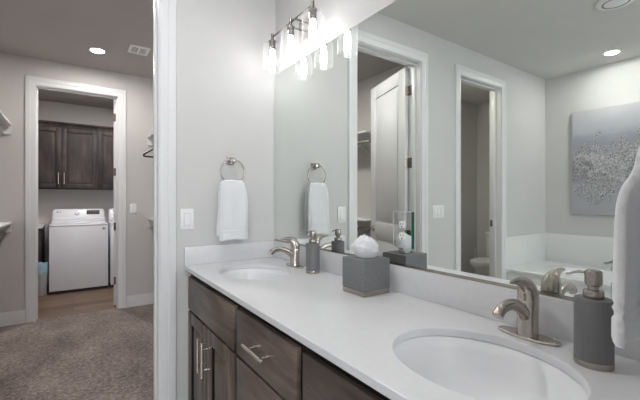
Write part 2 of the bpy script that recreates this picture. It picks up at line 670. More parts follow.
def baseboard(name, boxes):
    mb = MB()
    for b in boxes:
        mb.box(*b, 0, 0.118, 0.0)
        x0, x1, y0, y1 = b
        mb.box(x0 + (0.004 if x1 - x0 < .03 else 0), x1 - (0.004 if x1 - x0 < .03 else 0), y0 + (0.004 if y1 - y0 < .03 else 0), y1 - (0.004 if y1 - y0 < .03 else 0), 0.118, 0.133, 0.0)
    struct(name, mb, M['trim'])


baseboard('baseboard_far', [(CLL, LX0 - .088, YF - .014, YF), (LX1 + .088, CLR, YF - .014, YF)])
baseboard('baseboard_closet_left', [(CLL, CLL + .014, YE2, YF - .014)])
baseboard('baseboard_closet_right', [(CLR - .014, CLR, YE2, YF - .014)])
baseboard('baseboard_laundry', [(LL, -0.99, YLB - .014, YLB)])
baseboard('baseboard_end', [(TX1 + .088, CX0 - .088, YE - .014, YE), (CX1 + .088, 0.552, YE - .014, YE)])


# doors
def make_door(name, pivot, angle, width, s, handle=True):
    """leaf hinged at pivot; closed it runs along s*X with its thickness towards -Y"""
    e = thing(name, None, None, pivot, R(angle), kind='structure')
    th = 0.035
    xa, xb = 0.004, width - 0.003
    mb = MB()
    stile, z0, z1 = 0.115, 0.012, DH - 0.004
    rails = [(z0, z0 + .23), (0.86, 1.02), (z1 - .125, z1)]
    X = lambda a: a if s > 0 else -a

    def bx(m, a0, a1, y0, y1, c0, c1, bev=0.002):
        m.box(min(X(a0), X(a1)), max(X(a0), X(a1)), y0, y1, c0, c1, bev)
    bx(mb, xa, xa + stile, -th, 0, z0, z1)
    bx(mb, xb - stile, xb, -th, 0, z0, z1)
    for a, b in rails:
        bx(mb, xa + stile - .001, xb - stile + .001, -th, 0, a, b)
    leaf = mb.build('door_leaf', M['door'], e, local=True)
    for a, b in ((rails[0][1], rails[1][0]), (rails[1][1], rails[2][0])):
        p = MB()
        bx(p, xa + stile - .004, xb - stile + .004, -th + .011, -.011, a - .004, b + .004)
        bx(p, xa + stile + .035, xb - stile - .035, -th + .006, -.006, a + .035, b - .035, 0.0045)
        p.build('door_panel', M['door'], e, local=True)
    for zc in (0.30, 0.942, 1.584, 2.226):
        h = MB()
        h.cyl((X(-.002), 0.004, zc - .046), (X(-.002), 0.004, zc + .046), 0.0065, 12)
        bx(h, 0.0015, 0.0045, -.033, 0.002, zc - .045, zc + .045, 0)
        # the other plate lies on the door lining
        ca, sa = math.cos(-R(angle)), math.sin(-R(angle))
        ring = []
        for (lx, ly) in ((X(-.0005), .0), (X(-.0005), -.036), (X(.0025), -.036), (X(.0025), .0)):
            ring.append((lx * ca - ly * sa, lx * sa + ly * ca))
        h.loft([[(x, y, zc - .045) for x, y in ring], [(x, y, zc + .045) for x, y in ring]])
        h.build('hinge', M['nickel'], e, local=True)
    if handle:
        for sy in (-1, 1):
            y = -th if sy < 0 else 0.0
            hb = MB()
            hb.tube([(X(xb - .065), y, 0.955), (X(xb - .065), y + sy * .009, 0.955)], [.03, .027], 24)
            hb.cyl((X(xb - .065), y + sy * .008, 0.955), (X(xb - .065), y + sy * .05, 0.955), .010, 16)
            pth = smooth_path([(X(xb - .062), y + sy * .048, .955), (X(xb - .10), y + sy * .052, .957), (X(xb - .165), y + sy * .05, .953)], 5)
            hb.tube(pth, lerp_list([.011, .0095, .008], len(pth)), 12)
            hb.build('door_handle', M['nickel'], e, local=True)
    return e


make_door('door_1', (CX0, YE2 + .004, 0), 107, CX1 - CX0, 1)
make_door('door_2', (LX1, YF2 + .004, 0), -112, LX1 - LX0, -1)


# ------------------------------------------------------------------ vanity
CT = 0.895          # counter top
CB = 0.873          # its underside
CFX = 0.505         # counter front
FX = 0.522          # door front plane
SX, SY1, SY2 = 0.765, 1.70, 0.475


def bar_pull(parent, p, axis, length=0.165, out=(-1, 0, 0)):
    """bar handle whose posts start on the surface point p"""
    p, o, a = Vector(p), Vector(out), Vector(axis)
    h = MB()
    c = p + o * 0.034
    h.cyl(c - a * length / 2, c + a * length / 2, 0.007, 16)
    for s in (-1, 1):
        q = p + a * (s * length * 0.29)
        h.cyl(q, q + o * 0.034, 0.005, 12)
    return h.build('handle', M['nickel_pale'], parent)


def raised_panel(mb, x, y0, y1, z0, z1, th=0.02, fr=0.062):
    """frame and raised field of a cabinet door whose front is the plane x, facing -X"""
    mb.box(x, x + th, y0, y0 + fr, z0, z1, .002)
    mb.box(x, x + th, y1 - fr, y1, z0, z1, .002)
    mb.box(x, x + th, y0 + fr - .001, y1 - fr + .001, z0, z0 + fr, .002)
    mb.box(x, x + th, y0 + fr - .001, y1 - fr + .001, z1 - fr, z1, .002)


def field_panel(x, y0, y1, z0, z1, fr=0.062):
    p = MB()
    a0, a1, b0, b1 = y0 + fr + .0006, y1 - fr - .0006, z0 + fr + .0006, z1 - fr - .0006
    rings = []
    for d, xx in ((0, x + .002), (0, x + .0125), (0.012, x + .0125), (0.034, x + .004), (0.036, x + .004)):
        rings.append([(xx, a0 + d, b0 + d), (xx, a1 - d, b0 + d), (xx, a1 - d, b1 - d), (xx, a0 + d, b1 - d)])
    p.loft(rings, cap0=False)
    return p


def paint_groove_shade(o):
    """paint the groove round a raised field dark, standing in for its shade"""
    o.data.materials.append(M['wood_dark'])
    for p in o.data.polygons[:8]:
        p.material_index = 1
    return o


def vanity_unit(name, label, y0, y1, kind, lo, hi):
    """lo..hi are the drawer or door fronts' limits along Y"""
    t = thing(name, label, 'cabinet', ((FX + XM) / 2, (y0 + y1) / 2, 0), group='units of the long double-sink vanity')
    c = MB()
    c.box(FX + .021, FX + .04, y0, y1, 0.10, CB)                          # face frame
    c.box(FX + .04, XM, y0, y0 + .018, 0.10, CB - .002)
    c.box(FX + .04, XM, y1 - .018, y1, 0.10, CB - .002)
    c.box(FX + .04, XM, y0 + .018, y1 - .018, 0.10, 0.118)
    c.box(FX + .09, FX + .108, y0, y1, 0, 0.10)                           # toe kick
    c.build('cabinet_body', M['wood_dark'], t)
    zt, zm = 0.838, 0.662
    if kind == 'sink':
        d = MB().box(FX, FX + .02, lo, hi, zm, zt, .003)
        d.build('drawer_front', M['wood_h'], t)
        mid = (lo + hi) / 2
        for a, b, hy in ((lo, mid - .0015, mid - .033), (mid + .0015, hi, mid + .033)):
            f = MB()
            raised_panel(f, FX, a, b, 0.118, zm - .012)
            dr = f.build('door', M['wood_v'], t)
            paint_groove_shade(field_panel(FX, a, b, 0.118, zm - .012).build('door_panel', M['wood_v'], dr))
            bar_pull(dr, (FX, hy, 0.52), (0, 0, 1))
    else:
        for a, b in ((zm, zt), (0.395, zm - .012), (0.118, 0.383)):
            d = MB().box(FX, FX + .02, lo, hi, a, b, .003)
            dr = d.build('drawer', M['wood_h'], t)
            bar_pull(dr, (FX, (lo + hi) / 2, (a + b) / 2), (0, 1, 0))
    return t


vanity_unit('vanity_cabinet', 'dark stained sink cabinet against the end wall, two panel doors with bar handles', 1.349, YE - .002, 'sink', 1.364, 2.042)
vanity_unit('vanity_cabinet', 'dark stained drawer cabinet between the two sink cabinets, bar pull on its drawer', 0.863, 1.349, 'drawers', 0.882, 1.334)
vanity_unit('vanity_cabinet', 'dark stained sink cabinet nearest the camera, under the front sink', 0.110, 0.863, 'sink', 0.138, 0.848)


def slab_with_holes(x0, x1, y0, y1, z0, z1, holes):
    mb = MB()
    bm = mb.bm
    edges = []

    def loop(pts):
        vs = [bm.verts.new((x, y, z1)) for x, y in pts]
        for i in range(len(vs)):
            edges.append(bm.edges.new((vs[i], vs[(i + 1) % len(vs)])))
    ny = 24
    loop([(x0, y0), (x1, y0), (x1, y1), (x0, y1)])
    for cx, cy, rx, ry in holes:
        loop([(cx + rx * math.cos(2 * PI * i / 72), cy + ry * math.sin(2 * PI * i / 72)) for i in range(72)])
    bmesh.ops.triangle_fill(bm, use_beauty=True, use_dissolve=False, edges=edges)
    r = bmesh.ops.extrude_face_region(bm, geom=bm.faces[:])
    bmesh.ops.translate(bm, vec=(0, 0, z0 - z1), verts=[v for v in r['geom'] if isinstance(v, bmesh.types.BMVert)])
    return mb


SRX, SRY = 0.172, 0.208
ct = thing('countertop', 'long white quartz vanity countertop with two oval sink cutouts', 'countertop', (0.79, 1.09, CB))
top = slab_with_holes(CFX, XM - .001, 0.109, YE - .001, CB, CT, [(SX, SY1, SRX, SRY), (SX, SY2, SRX, SRY)]).build('slab', M['quartz'], ct)
bv = top.modifiers.new('edge', 'BEVEL')
bv.width = 0.002
bv.segments = 2
bv.limit_method = 'ANGLE'
bv.angle_limit = R(50)
for lab, bx6 in (('long white quartz backsplash under the mirror', (1.05, XM - .001, 0.13, YE - .0215)),
                 ('short white quartz side splash on the end wall, below the switch and towel', (CFX, XM - .001, YE - .021, YE - .001)),
                 ('short white quartz side splash behind the foreground towel', (0.535, XM - .001, 0.109, 0.129))):
    o = MB().box(*bx6, CT + .0002, CT + .102, .002).build('backsplash', M['quartz'])
    base_origin(o)
    tag(o, lab, 'backsplash', 'white quartz backsplash strips')


def sink(label, cy):
    t = thing('sink', label, 'sink', (SX, cy, CB - .15), group='oval undermount sinks')
    prof_in = [(1.035, 0.0), (1.0, -0.004), (0.975, -0.03), (0.93, -0.07), (0.84, -0.105), (0.68, -0.13), (0.45, -0.143), (0.13, -0.148)]
    prof_out = [(0.13, -0.158), (0.47, -0.153), (0.71, -0.14), (0.88, -0.113), (0.97, -0.075), (1.015, -0.03), (1.03, -0.010), (1.09, -0.010), (1.09, 0.0)]
    m = MB()
    m.lathe(prof_in + prof_out + [prof_in[0]], (SX, cy, CB - .0005), 64, SRX, SRY, False, False)
    bmesh.ops.remove_doubles(m.bm, verts=m.bm.verts[:], dist=1e-5)
    m.build('basin', M['porcelain'], t, angle=60)
    d = MB()
    d.lathe([(0.004, -.150), (0.030, -.150), (0.030, -.1465), (0.027, -.145), (0.020, -.146), (0.019, -.1445), (0.004, -.1435)], (SX, cy, CB), 28)
    d.build('drain', M['nickel'], t)
    return t


sink('white oval sink at the end wall, below the towel ring', SY1)
sink('white oval sink in the foreground nearest the camera', SY2)


# ------------------------------------------------------------------ faucets (local frame: -X points at the bowl)
def make_faucet(label, loc):
    t = thing('faucet', label, 'faucet', loc, group='brushed nickel single-handle faucets')
    p = MB()
    p.lathe([(.0, 0), (.97, 0), (1, .002), (1, .005), (.95, .0075), (.0, .008)], (0, 0, 0), 48, 0.031, 0.080)
    p.build('base_plate', M['nickel_warm'], t, local=True)
    b = MB()
    rings = []
    for z, cx, rx, ry in ((.007, 0, .0275, .0275), (.012, 0, .0265, .0265), (.03, .0, .0255, .0255), (.055, .001, .0250, .0250), (.08, .002, .0255, .0255), (.098, .003, .026, .026), (.1005, .003, .0245, .0245)):
        rings.append([(cx + rx * math.cos(2 * PI * i / 32), ry * math.sin(2 * PI * i / 32), z) for i in range(32)])
    b.loft(rings)
    b.build('faucet_body', M['nickel_warm'], t, local=True)
    s = MB()
    pth = smooth_path([(.006, 0, .042), (-.012, 0, .060), (-.040, 0, .083), (-.072, 0, .097), (-.105, 0, .100), (-.132, 0, .094), (-.146, 0, .081)], 6)
    rr = lerp_list([(.017, .017), (.0175, .016), (.0155, .0135), (.0145, .0115), (.0145, .0115), (.0145, .0120), (.0140, .0125)], len(pth))
    s.tube(pth, rr, 20, up=(0, 1, 0))
    for v in s.bm.verts:
        pass
    s.build('spout', M['nickel_warm'], t, local=True, angle=60)
    # dome that sweeps up into a pointed lever
    h = MB()
    pth = smooth_path([(.003, 0, .1015), (.001, 0, .115), (-.004, 0, .128), (-.013, 0, .1395), (-.032, 0, .149), (-.060, 0, .1545), (-.088, 0, .1545)], 6)
    rr = lerp_list([(.0258, .0258), (.0252, .0255), (.0240, .0240), (.0210, .0190), (.0150, .0110), (.0080, .0052), (.0028, .0025)], len(pth))
    h.tube(pth, rr, 24, up=(0, 1, 0))
    hd = h.build('lever_handle', M['nickel_warm'], t, local=True, angle=60)
    MB().tube([(-.0225, -.006, .115), (-.0255, -.0065, .115)], [.0022, .0018], 12).build('marker_dot', M['marker'], hd, local=True)
    return t


make_faucet('brushed nickel faucet at the front sink, beside the large grey soap dispenser', (0.996, SY2 + .002, CT))
make_faucet('small far brushed nickel faucet behind the end-wall sink', (0.996, SY1 - .005, CT))


# ------------------------------------------------------------------ soap dispensers
def make_dispenser(label, loc, rot):
    t = thing('soap_dispenser', label, 'soap dispenser', loc, rot, group='grey oval soap dispensers')
    a, b = .034, .0368
    MB().lathe([(0, 0), (.97, 0), (1.0, .002), (1.0, .0125), (.985, .014), (0, .014)], (0, 0, 0), 48, a, b).build('base_ring', M['nickel'], t, local=True)
    MB().lathe([(0, .0142), (.985, .0142), (.99, .016), (.99, .143), (.97, .1465), (.90, .1475), (0, .1478)], (0, 0, 0), 48, a, b).build('bottle', M['grey_brushed'], t, local=True)
    p = MB()
    p.lathe([(0, .1475), (.0185, .1475), (.0195, .149), (.0195, .163), (.018, .165), (.0105, .166), (.0105, .176), (.009, .177), (0, .177)], (0, 0, 0), 32)
    p.build('pump_collar', M['nickel'], t, local=True)
    h = MB()
    h.lathe([(0, .174), (.0125, .174), (.0155, .177), (.0165, .182), (.0165, .203), (.0155, .207), (.012, .209), (0, .2095)], (0, 0, 0), 32)
    pth = smooth_path([(0, .010, .201), (0, .024, .2015), (0, .036, .199), (0, .046, .1945), (0, .053, .193)], 5)
    h2 = MB()
    h2.tube(pth, lerp_list([.0034, .0030, .0027, .0024, .0020], len(pth)), 12)
    hd = h.build('pump_head', M['nickel'], t, local=True)
    h2.build('nozzle', M['nickel'], hd, local=True)
    return t


make_dispenser('large grey oval soap dispenser in front, between nearest faucet and hanging towel', (0.948, 0.314, CT), 0)
make_dispenser('small far grey soap dispenser beside the end-wall faucet', (0.985, 1.50, CT), 0)

# ------------------------------------------------------------------ tissue box
bx0, bx1, by0, by1 = 0.887, 1.020, 1.004, 1.136
tb = thing('tissue_box', 'square grey tissue box with silver base on the vanity counter', 'tissue box', ((bx0 + bx1) / 2, (by0 + by1) / 2, CT))
MB().box(bx0 + .001, bx1 - .001, by0 + .001, by1 - .001, CT, CT + .021, .002).build('base_band', M['nickel'], tb)
body = MB()
body.box(bx0, bx1, by0, by1, CT + .021, CT + .137, .0025)
body.build('box_cover', M['grey_linen'], tb)
lid = MB()
cxb, cyb = (bx0 + bx1) / 2, (by0 + by1) / 2
lid.lathe([(.036, .1365), (.036, .1385), (.030, .1385), (.030, .1365)], (cxb, cyb, CT), 32, 1.0, 1.25, False, False)
lid.build('opening_rim', M['grey_linen'], tb)
ts = MB()
wx, wy = math.cos(R(-38)), math.sin(R(-38))       # the crumpled sheet's long direction
trnd = random.Random(11)
rings = []
nseg = 18
hts = [(.134, .030, .014, 0), (.147, .044, .020, .000), (.161, .053, .027, -.001), (.176, .056, .030, -.002), (.190, .050, .028, -.001), (.203, .039, .023, .001), (.214, .026, .015, .003), (.221, .010, .006, .005)]
for k, (z, hw, hd, sh) in enumerate(hts):
    ring = []
    for i in range(nseg):
        a = 2 * PI * (i + .5 * (k % 2)) / nseg
        f = 1 + trnd.uniform(-.13, .10) * min(1, .3 + k / 3)
        p, q = hw * f * math.cos(a) + sh, hd * f * math.sin(a) * (1.15 + .25 * math.sin(3 * a + 1))
        zz = z + (trnd.uniform(-.004, .004) - .006 * math.cos(a) * k / 7 if k else 0)
        ring.append((cxb + p * wx - q * wy, cyb + p * wy + q * wx, CT + zz))
    rings.append(ring)
ts.loft(rings)
ts.build('tissue', M['tissue'], tb, angle=24)

# ------------------------------------------------------------------ mirror and the outlet set in it
mi = thing('wall_mirror', 'large frameless mirror above the vanity backsplash', 'mirror', (XM - .003, 1.09, CT + .103))
MB().box(XM - .006, XM - .0005, 0.112, YE - .005, CT + .106, 2.055, .0008, 1).build('mirror_glass', M['mirror'], mi)
MB().box(XM - .009, XM - .0065, 0.112, YE - .005, CT + .1025, CT + .112).box(XM - .0065, XM - .0005, 0.112, YE - .005, CT + .1025, CT + .1055).build('bottom_channel', M['nickel'], mi)

MXF = XM - .006
oy0, oy1, oz0, oz1 = 0.929, 1.022, 1.072, 1.212
oc = thing('outlet', 'double power outlet with mirrored cover plate set in the mirror', 'outlet', (MXF, (oy0 + oy1) / 2, oz0))
MB().box(MXF - .005, MXF - .0002, oy0 + .001, oy1 - .001, oz0 + .001, oz1 - .001).build('cover_plate', M['mirror'], oc)
MB().box(MXF - .0056, MXF - .0002, oy0 - .003, oy0 + .001, oz0, oz1).build('green_edge', M['edge_green'], oc)
MB().box(MXF - .0056, MXF - .0002, oy1 - .001, oy1 + .001, oz0, oz1).box(MXF - .0056, MXF - .0002, oy0 + .001, oy1 - .001, oz1 - .001, oz1 + .001).box(MXF - .0056, MXF - .0002, oy0 + .001, oy1 - .001, oz0 - .001, oz0 + .001).build('pale_edge', M['edge_pale'], oc)
for zc in (1.161, 1.117):
    yc = (oy0 + oy1) / 2
    f = MB()
    ring = []
    for i in range(32):
        a = 2 * PI * i / 32
        ring.append((max(-.0138, min(.0138, .0165 * math.cos(a))), max(-.0142, min(.0142, .0178 * math.sin(a)))))
    f.loft([[(MXF - .0049, yc + u, zc + v) for u, v in ring], [(MXF - .0078, yc + u, zc + v) for u, v in ring], [(MXF - .0083, yc + u * .95, zc + v * .95) for u, v in ring]])
    ro = f.build('receptacle', M['plastic'], oc)
    s = MB()
    s.box(MXF - .0088, MXF - .008, yc - .0075, yc - .0055, zc - .001, zc + .009)
    s.box(MXF - .0088, MXF - .008, yc + .0055, yc + .0075, zc - .001, zc + .008)
    s.cyl((MXF - .008, yc, zc - .008), (MXF - .0088, yc, zc - .008), .0028, 12)
    s.build('slots', M['slot'], ro)


# ------------------------------------------------------------------ light switches
def make_switch(label, x, z, face_y, gangs, group='white rocker light switches'):
    w = 0.071 + (gangs - 1) * 0.046
    t = thing('light_switch', label, 'light switch', (x, face_y, z - .058), group=group)
    MB().box(x - w / 2, x + w / 2, face_y - .006, face_y - .0002, z - .058, z + .058, .003).build('cover_plate', M['plastic'], t)
    for g in range(gangs):
        gx = x + (g - (gangs - 1) / 2) * .046
        MB().box(gx - .0172, gx + .0172, face_y - .0068, face_y - .0058, z - .034, z + .034).build('rocker_frame', simple('switch_gap', (0.5, 0.5, 0.5), 0.5), t)
        r = MB()
        y = face_y
        r.loft([[(gx - .0155, y - .0062, z - .032), (gx + .0155, y - .0062, z - .032), (gx + .0155, y - .0062, z + .032), (gx - .0155, y - .0062, z + .032)],
                [(gx - .0155, y - .0115, z - .032), (gx + .0155, y - .0115, z - .032), (gx + .0155, y - .0075, z + .032), (gx - .0155, y - .0075, z + .032)]])
        r.build('rocker', M['plastic'], t)
    return t


make_switch('single white rocker switch on the end wall left of the towel ring', 0.522, 1.15, YE, 1)
make_switch('white triple rocker switch between the two doorways, seen in the mirror', -0.575, 1.15, YE, 3)
make_switch('single white light switch on the closet wall beside the laundry doorway', 0.585, 1.152, YF, 1)


# ------------------------------------------------------------------ towel rings and towels
def make_ring(label, loc, rot):
    """local +Y points out of the wall; the origin is the mounting point"""
    t = thing('towel_ring', label, 'towel ring', loc, rot, group='brushed nickel towel rings')
    p = MB()
    p.box(-.022, .022, .0002, .008, -.022, .022, .003)
    p.box(-.013, .013, .006, .040, -.013, .013, .003)
    p.box(-.016, .016, .036, .058, -.014, .016, .004)
    p.build('wall_mount', M['nickel'], t, local=True)
    r = MB()
    n = 56
    rr, tr = .072, .0042
    rings = []
    for i in range(n + 1):
        a = 2 * PI * i / n
        c = Vector((rr * math.sin(a), .047, -.066 + rr * math.cos(a)))
        rad = Vector((math.sin(a), 0, math.cos(a)))
        rings.append([tuple(c + rad * (tr * math.cos(2 * PI * k / 12)) + Vector((0, 1, 0)) * (tr * math.sin(2 * PI * k / 12))) for k in range(12)])
    r.loft(rings, False, False)
    bmesh.ops.remove_doubles(r.bm, verts=r.bm.verts[:], dist=1e-6)
    r.build('ring', M['nickel'], t, local=True)
    return t


def make_towel(label, loc, rot, seed, wb=0.172, yf=0.072, drop=0.322):
    """folded hand towel hung through the ring; local origin is the ring's lowest point on the wall side, +Y out of the wall"""
    rnd = random.Random(seed)
    ry = .047
    m = MB()
    raw = [(yf, -drop), (yf - .001, -drop * .85), (yf - .003, -drop * .6), (yf - .007, -drop * .3), (ry + .016, -.05), (ry + .0115, -.012), (ry + .006, .011), (ry, .0155), (ry - .006, .011), (ry - .0115, -.012),
           (ry - .017, -.06), (ry - .021, -drop * .5), (ry - .022, -drop * .78), (ry - .022, -drop * .93)]
    pth = smooth_path([(0, a, b) for a, b in raw], 11)
    n = len(pth)
    wid = lerp_list([wb, wb, wb * .99, wb * .97, wb * .93, wb * .84, wb * .74, wb * .72, wb * .74, wb * .84, wb * .93, wb * .97, wb * .99, wb], n)
    ths = lerp_list([.019, .020, .020, .0195, .019, .018, .017, .0165, .017, .018, .019, .019, .018, .017], n)
    seg = 48
    rings = []
    for i, p in enumerate(pth):
        a, b = pth[max(0, i - 1)], pth[min(n - 1, i + 1)]
        tdir = (b - a).normalized()
        nrm = Vector((0, tdir.z, -tdir.y))      # outward on the front run
        w, th = wid[i], ths[i]
        endf = min(1.0, min(i, n - 1 - i) / 2.0)
        ring = []
        band = 0.0
        if p.y > ry:
            d = p.z + drop
            if .040 < d < .072 and (int((d - .040) / .008) % 2 == 0):
                band = -.0034
        for k in range(seg):
            ang = 2 * PI * k / seg
            ca, sa = math.cos(ang), math.sin(ang)
            ux = (abs(ca) ** .35) * (1 if ca >= 0 else -1)
            un = (abs(sa) ** .55) * (1 if sa >= 0 else -1)
            x = ux * (w / 2 + .0014 * math.sin(p.z * 260 + seed) + .001 * math.sin(p.z * 410)) + .003 * math.sin(p.z * 22 + seed) * (1 if ux > 0 else .6)
            wave = (.0035 * math.sin(x * 75 + seed + p.z * 6) + .002 * math.sin(x * 130 + seed * 2)) * min(1, abs(p.z) / .1 + .35)
            off = un * (th / 2 * (.82 + .18 * endf) + band) + wave
            q = p + nrm * off + Vector((x, 0, 0))
            q.z += .004 * math.sin(x * 30 + seed) * (1 - endf)
            q.y = max(q.y, .003)
            ring.append(tuple(q))
        rings.append(ring)
    m.loft(rings)
    o = m.build('hand_towel', M['terry'], None, angle=70)
    o.location = loc
    o.rotation_euler = (0, 0, rot)
    tag(o, label, 'towel', 'white folded hand towels')
    return o


TRX, TRZ = 0.768, 1.487
make_ring('brushed nickel towel ring on the end wall beside the mirror', (TRX, YE, TRZ), R(180))
make_towel('white hand towel hanging from the ring on the end wall, left of the mirror', (TRX, YE, TRZ - .138), R(180), 1.3)
make_ring('towel ring holding the big foreground towel, just outside the right edge', (TRX + .002, 0.108, TRZ), 0)
make_towel('big white foreground towel hanging at the right edge of the photo', (TRX + .002, 0.108, TRZ - .138), 0, 2.1, 0.19, 0.086, 0.31)

# ------------------------------------------------------------------ vanity light
LX, LZ = 0.957, 2.175


def make_vanity_light(label, yc):
    lys = (yc - .214, yc, yc + .214)
    lt = thing('vanity_light', label, 'wall light', (XM, yc, 2.13), group='three-shade vanity lights over the sinks')
    MB().box(XM - .022, XM - .0002, yc - .07, yc + .07, 2.135, 2.255, .004).build('back_plate', M['nickel_pale'], lt)
    MB().cyl((LX, lys[0], LZ + .028), (LX, lys[2], LZ + .028), .0045, 16).build('crossbar', M['nickel_dark'], lt)
    for y in (yc - .045, yc + .045):
        MB().cyl((LX, y, LZ + .028), (XM - .02, y, LZ + .028), .0045, 14).build('arm', M['nickel_dark'], lt)
    for y in lys:
        p = MB()
        p.cyl((LX, y, LZ - .002), (LX, y, LZ + .048), .0075, 20)
        p.lathe([(0, -.001), (.023, -.001), (.023, .004), (.008, .009), (0, .009)], (LX, y, LZ), 28)
        p.lathe([(0, -.046), (.0165, -.046), (.018, -.043), (.018, -.002), (0, -.002)], (LX, y, LZ), 24)
        p.build('socket', M['nickel_dark'], lt)
        g = MB()
        prof = [(.018, -.0015), (.030, -.003), (.042, -.009), (.050, -.021), (.0535, -.038), (.0535, -.165)]
        prof2 = [(r - .0025, z - (.0025 if k < 4 else 0)) for k, (r, z) in reversed(list(enumerate(prof)))]
        g.lathe(prof + prof2, (LX, y, LZ), 40, 1, 1, False, False)
        g.build('glass_shade', M['shade_glass'], lt, angle=60)
        b = MB()
        b.lathe([(0, -.152), (.010, -.150), (.016, -.143), (.0185, -.130), (.019, -.112), (.0175, -.085), (.0145, -.064), (.0125, -.047), (0, -.047)], (LX, y, LZ), 24)
        b.build('bulb', M['bulb'], lt, angle=60)


make_vanity_light('lit nickel vanity light with three clear glass jars above the mirror', 1.67)
make_vanity_light('second three-jar vanity light over the front sink, above the photo', 0.475)


# ------------------------------------------------------------------ ceiling fittings
def make_can(label, x, y, lens, r=.056, group='round recessed ceiling lights'):
    t = thing('recessed_light', label, 'ceiling light', (x, y, ZC - .006), group=group)
    MB().lathe([(r, -.0002), (r + .016, -.0002), (r + .016, -.003), (r + .003, -.006), (r, -.005)], (x, y, ZC), 40, 1, 1, False, False).build('trim_ring', M['plastic'], t)
    MB().lathe([(0, -.001), (r, -.001), (r, -.0035), (0, -.0035)], (x, y, ZC), 40).build('lens', M[lens], t)
    return t


make_can('lit round recessed light over the tub, reflected in the mirror', -2.29, 1.31, 'can_bath')
make_can('unseen recessed light added for fill in the bathroom ceiling behind the camera', -0.6, -0.6, 'can_bath')  # extra lamp out of view, put in for general brightness
make_can('added unseen recessed fill light in the bathroom ceiling over the vanity drawers', 0.2, 1.22, 'added_can_vanity')  # added above the view to brighten the counter and end wall
make_can('lit round recessed light in the closet ceiling by the laundry doorway', 0.197, 4.15, 'can_closet')
make_can('lit round recessed light in the closet ceiling just past the doorway', 0.12, 2.75, 'can_closet')
make_can('added out-of-view recessed light in the laundry ceiling above the washer', 0.25, 5.3, 'added_can_laundry')  # no lamp known here; added to lift the dim laundry
make_can('added hidden recessed light in the toilet room ceiling', -1.15, 2.75, 'added_can_toilet', .06)  # added to brighten the toilet room, placed out of sight

fan = thing('exhaust_fan', 'round white ceiling exhaust fan cover at the mirror top right', 'vent', (-1.16, 0.95, ZC - .02))
MB().lathe([(0, -.0002), (.12, -.0002), (.125, -.006), (.115, -.014), (.09, -.018), (0, -.020)], (-1.16, .95, ZC), 48).build('cover', M['plastic'], fan)
MB().lathe([(.072, -.0175), (.078, -.0215), (.084, -.0185)], (-1.16, .95, ZC), 48, 1, 1, False, False).build('ring_slot', M['grey_print'], fan)

vx, vy = 0.53, 3.90
ve = thing('ceiling_vent', 'white slatted air vent in the closet ceiling beside the recessed light', 'vent', (vx, vy, ZC - .012))
vf = MB()
for a in ((-.088, .088, -.105, -.078), (-.088, .088, .078, .105), (-.088, -.064, -.078, .078), (.064, .088, -.078, .078), (-.005, .005, -.078, .078)):
    vf.box(vx + a[0], vx + a[1], vy + a[2], vy + a[3], ZC - .010, ZC - .0002, .002)
vf.build('frame', M['plastic'], ve)
MB().box(vx - .064, vx + .064, vy - .078, vy + .078, ZC - .002, ZC - .0002).build('dark_backing', M['black'], ve)
for k in range(5):
    for x0, x1 in ((vx - .064, vx - .005), (vx + .005, vx + .064)):
        y = vy - .060 + k * .030
        MB().loft([[(x, y - .006, ZC - .0045), (x, y - .006, ZC - .003), (x, y + .006, ZC - .003), (x, y + .006, ZC - .0045)] for x in (x0, x1)]).build('slat', M['plastic'], ve)


# ------------------------------------------------------------------ closet shelves, rods, hanger
def make_shelf(label, side, z, y0, y1):
    xw = CLL if side < 0 else CLR
    d = 0.303
    t = thing('closet_shelf', label, 'shelf', (xw - side * d / 2, (y0 + y1) / 2, z - .1), group='white closet shelves')
    xs = sorted((xw - side * .0005, xw - side * d))
    MB().box(xs[0], xs[1], y0, y1 - .0005, z, z + .019, .002).build('board', M['trim'], t)
    cl = sorted((xw - side * .0005, xw - side * .019))
    MB().box(cl[0], cl[1], y0, y1 - .0005, z - .085, z).build('wall_cleat', M['trim'], t)
    ec = sorted((xw - side * .019, xw - side * (d - .004)))
    MB().box(ec[0], ec[1], y1 - .0185, y1 - .0005, z - .085, z).build('end_cleat', M['trim'], t)
    xr = xw - side * .232
    MB().cyl((xr, y0, z - .088), (xr, y1 - .018, z - .088), .016, 20).build('hanging_rod', M['nickel'], t)
    for yy in (y0 + .25, (y0 + y1) / 2 + .2):
        mb = MB()
        xa, xb = xw - side * .019, xw - side * (d - .01)
        mb.tube([(xa, yy, z - .20), (xb, yy, z - .004)], .007, 10)
        mb.box(min(xa, xb), max(xa, xb), yy - .008, yy + .008, z - .006, z)
        mb.box(min(xa, xw - side * .025), max(xa, xw - side * .025), yy - .008, yy + .008, z - .22, z - .085)
        mb.build('bracket', M['trim'], t)
    return t


make_shelf('upper white closet shelf along the left wall, high at the left edge', -1, 1.995, 2.96, YF)
make_shelf('lower white closet shelf along the left wall, waist high', -1, 1.015, 2.96, YF)
make_shelf('upper white closet shelf along the right wall, above the black hanger', 1, 1.995, 2.5, YF)
make_shelf('lower white closet shelf along the right wall, below the black hanger', 1, 1.015, 2.5, YF)

